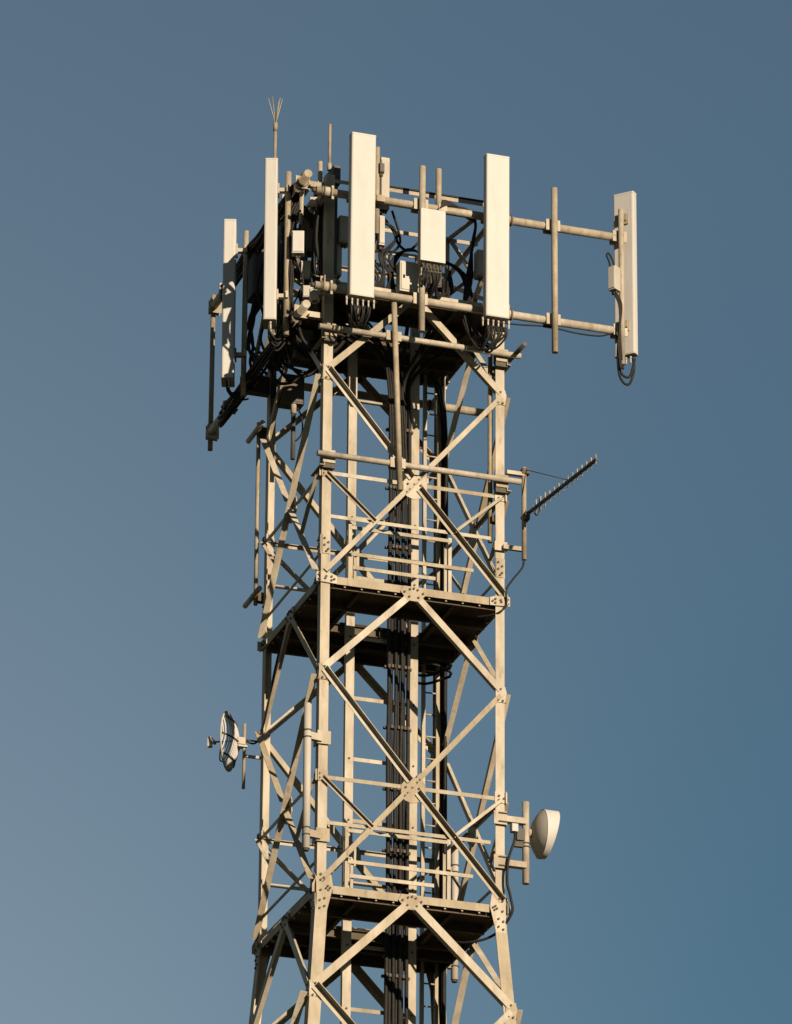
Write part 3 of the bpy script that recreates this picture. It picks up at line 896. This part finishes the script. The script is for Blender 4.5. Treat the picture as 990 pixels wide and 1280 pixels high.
# cables strapped along poles and pipes
for i in range(3):
    x = 2.60 + .018 * i
    cable('jumper_cable', 'black cable strapped down the outermost pole from the small cream box', 'cables on the outermost pole',
          [V(2.53 + .02 * i, -1.60, 32.68), V(x, -1.62, 32.5), V(x + jit(.02), -1.60, 32.2), V(x - .01, -1.60, 31.95), V(x + .03, -1.58, 31.62)], .012)
cable('jumper_cable', 'small black cable loop above the cream amplifier box', 'loop above the amplifier', [V(2.50, -1.60, 33.0), V(2.47, -1.62, 33.10), V(2.44, -1.62, 33.17), V(2.47, -1.6, 33.22), V(2.53, -1.58, 33.15), V(2.58, -1.57, 33.0)], .013)
cable('jumper_cable', 'black cable drooping under the lower front pipe towards the outermost antenna', 'cable under the lower front pipe',
      [V(1.0, -1.40, 32.1), V(1.35, -1.44, 32.10), V(1.7, -1.44, 32.13), V(2.1, -1.44, 32.10), V(2.4, -1.44, 32.11), V(2.58, -1.50, 32.14), V(2.60, -1.58, 31.95)], .011)
for i in range(4):
    o_ = i * .022
    cable('jumper_cable', 'black cable lying along the upper front pipe', 'cables on the upper front pipe',
          [V(.16 + o_ * 2, -1.50, 33.45), V(.26, -1.53, 33.56 + o_), V(.40 + o_, -1.50, 33.585), V(.62, -1.47 + o_, 33.58 - o_), V(.74, -1.40, 33.45), V(.76, -1.2, 33.15 + o_), V(.74 + o_, -1.05, 32.8), V(.72, -1.0, 32.45)], .019)
for i in range(3):
    cable('jumper_cable', 'black cable dropping from the guard rail behind the right front antenna', 'cables behind the right front antenna',
          [V(.18, -.66, 33.24 - .03 * i), V(.55, -.68, 33.22), V(.78 + .03 * i, -.72, 33.05), V(.84 + .03 * i, -.8, 32.7), V(.86, -.9, 32.3), V(.84, -.95, 32.0)], .018)
cable('jumper_cable', 'black cable lying on the top front rail', 'cable on the top rail', [V(-.7, -1.20, 33.885), V(-.2, -1.20, 33.888), V(.4, -1.20, 33.886), V(1.0, -1.2, 33.888), V(1.1, -1.2, 33.88)], .016)
for i in range(9):                                  # tangle between the wide antenna and the white box
    x0 = -.62 + .07 * (i % 5)
    cable('jumper_cable', 'black jumper tangled between the wide antenna and the white box', 'tangled jumpers behind the wide antenna',
          [V(x0, -1.2 + jit(.1), 33.45 + jit(.1)), V(x0 + .12 + jit(.08), -1.15, 33.15 + jit(.1)), V(x0 - .02 + jit(.06), -1.25, 32.85), V(x0 + .10 + jit(.06), -1.2, 32.6), V(x0 + jit(.1), -1.15, 32.42)], .016)
for i in range(4):
    cable('jumper_cable', 'black jumper arching over the cream cabinet', 'jumpers over the cream cabinet',
          [V(-.30 + .03 * i, -1.1, 32.35), V(-.33 + .02 * i, -1.12, 32.75), V(-.22 + .03 * i, -1.15, 32.98 + .02 * i), V(-.02, -1.3, 32.98), V(.02, -1.5, 32.75)], .014)
for i in range(6):
    cable('jumper_cable', 'black jumper draped from the white box to the right rail', 'jumpers right of the white box',
          [V(.12 + .02 * i, -1.5, 32.6), V(.25, -1.3, 32.42 + jit(.08)), V(.42 + jit(.05), -1.1, 32.5 + jit(.08)), V(.55 + jit(.05), -.95, 32.75 + jit(.1)), V(.62, -.75, 33.05)], random.choice((.012, .016)))
cable('jumper_cable', 'thick black lead sagging beside the white box', 'sagging lead', [V(-.42, -.95, 33.5), V(-.24, -1.0, 33.42), V(-.16, -1.0, 33.2), V(-.02, -1.0, 33.13), V(.14, -1.0, 33.3)], .018)
for i in range(8):                                  # on the narrow antenna's pole
    a0 = -.9 + jit(.06)
    cable('jumper_cable', 'black cable strapped down the pole of the narrow antenna', 'cables on the narrow antenna pole',
          [V(-1.50 + jit(.06), a0, 33.75 - .05 * i), V(-1.56 + jit(.04), a0 + .02, 33.4), V(-1.54 + jit(.04), a0 + .04, 33.0), V(-1.56 + jit(.04), a0 + jit(.05), 32.5), V(-1.5 + jit(.05), a0 + .1, 32.0), V(-1.3 + jit(.1), a0 + .2, 31.75)], .016)
for i in range(15):                                  # between the narrow antenna and the dark panel
    a0 = -1.1 + jit(.1)
    cable('jumper_cable', 'black cable hanging left of the dark edge-on panel', 'cables left of the dark panel',
          [V(-1.26 + jit(.05), a0, 33.72), V(-1.20 + jit(.06), a0 + .1, 33.45), V(-1.24 + jit(.05), a0 + .12, 33.0), V(-1.22 + jit(.06), a0 + .1, 32.6), V(-1.15 + jit(.06), a0 + .15, 32.3)], random.choice((.012, .017, .021)))
for i in range(5):
    cable('jumper_cable', 'black cable arching from the left frame to the housing', 'cables arching left of the housing',
          [V(-1.44, -.5 - .05 * i, 33.72), V(-1.34, -.62 - .04 * i, 33.5 + .03 * i), V(-1.24, -.75, 33.38 + .04 * i), V(-1.18, -.9, 33.55), V(-1.12, -1.0, 33.7)], .02)
for i in range(6):                                  # behind the striped antenna
    cable('jumper_cable', 'black cable hanging below the shaded radio of the striped antenna', 'cables of the striped antenna',
          [V(-1.48 + .03 * i, .95 + jit(.1), 33.1), V(-1.50 + jit(.05), 1.0, 32.8), V(-1.52 + jit(.06), 1.0, 32.45), V(-1.5 + .03 * i * (i % 2), 1.0 - .05 * i, 32.2), V(-1.45 + .05 * i, .9 - .08 * i, 31.95)], .02)
for i in range(6):                                  # under the deck on the left
    cable('jumper_cable', 'black cable slung from the left frame to the front leg under the deck', 'cables slung under the deck on the left',
          [V(-1.48, -.6 + .1 * i, 31.9), V(-1.30, -.65 + .1 * i, 31.75 + jit(.05)), V(-1.05, -.6 + jit(.2), 31.85 + jit(.1)), V(-.8, -.5, 32.05), V(-.5, -.4, 31.95)], .02)
cable('jumper_cable', 'black dish lead running down the right leg', 'dish lead', [V(1.33, -1.2, 25.36), V(1.30, -1.28, 25.2), V(1.22, -1.29, 24.95), V(1.20, -1.29, 24.65), V(1.24, -1.30, 24.45), V(1.26, -1.28, 24.25), V(1.1, -1.1, 24.02), V(.8, -.9, 23.95), V(.5, -.5, 24.1)], .017)
cable('jumper_cable', 'thin black aerial lead curving down to the right leg', 'aerial lead', [V(1.42, -1.30, 28.93), V(1.40, -1.3, 28.82), V(1.28, -1.28, 28.65), V(1.20, -1.26, 28.5), V(1.21, -1.25, 28.32), V(1.1, -1.2, 28.2), V(.9, -1.0, 28.2)], .013)
cable('jumper_cable', 'black lead strapped to the left face brace below the grid dish level', 'grid dish lead', [V(-1.40, 1.2, 27.05), V(-1.27, 1.17, 27.04), V(-1.235, .95, 27.25), V(-1.232, .6, 27.75), V(-1.23, .25, 28.15)], .012)
for i in range(5):                                  # along the left pipes, added to darken them
    an = math.radians(150 + 35 * i)
    for zp, nm in ((33.79, 'upper'), (31.96, 'lower')):
        cable('jumper_cable', 'black cable strapped along the %s left head pipe' % nm, 'cables on the %s left pipe' % nm,
              [V(-1.5 + .075 * math.cos(an) + jit(.012), y, zp + .075 * math.sin(an) - (.03 if k % 2 else 0) + jit(.015)) for k, y in enumerate((-.95, -.5, 0, .5, 1.0, 1.5 + .15 * i, 2.0 + .1 * i))], .021)
for i in range(11):
    y0, x0 = -.85 + .13 * i, -1.42 + jit(.08)
    cable('jumper_cable', 'black jumper hanging in the tangle inside the left head pipes', 'tangle inside the left head pipes',
          [V(-1.45, y0, 33.72), V(x0, y0 + jit(.08), 33.45), V(x0 + jit(.12), y0 + jit(.12), 33.0), V(x0 + jit(.12), y0 + jit(.1), 32.6), V(x0 + jit(.1), y0 + jit(.1), 32.25), V(-1.4 + jit(.1), y0 + jit(.1), 31.98)], random.choice((.011, .014, .019)))
for i in range(8):
    y0 = -.9 + .17 * i
    cable('jumper_cable', 'black cable drooping from the lower left pipe towards the deck hatch', 'cables drooping from the lower left pipe',
          [V(-1.45, y0, 31.9), V(-1.35, y0 + .05, 31.72 + jit(.06)), V(-1.15, y0 + jit(.1), 31.62 + jit(.08)), V(-.9, y0 * .8, 31.8 + jit(.1)), V(-.6, y0 * .5, 32.15)], .022)
# coil of spare cable below the middle platform
mb = MB()
for zz in (27.93, 28.04):
    pts = [V(.72 + .30 * math.cos(2 * math.pi * k / 20), .35 + .30 * math.sin(2 * math.pi * k / 20), zz + .02 * math.sin(k)) for k in range(21)]
    mb.path(pts, .018, 6, 2)
tag(mb.build('cable_coil', 'cable', None, True), 'coil of spare black cable hung under the middle platform', 'cable coil')
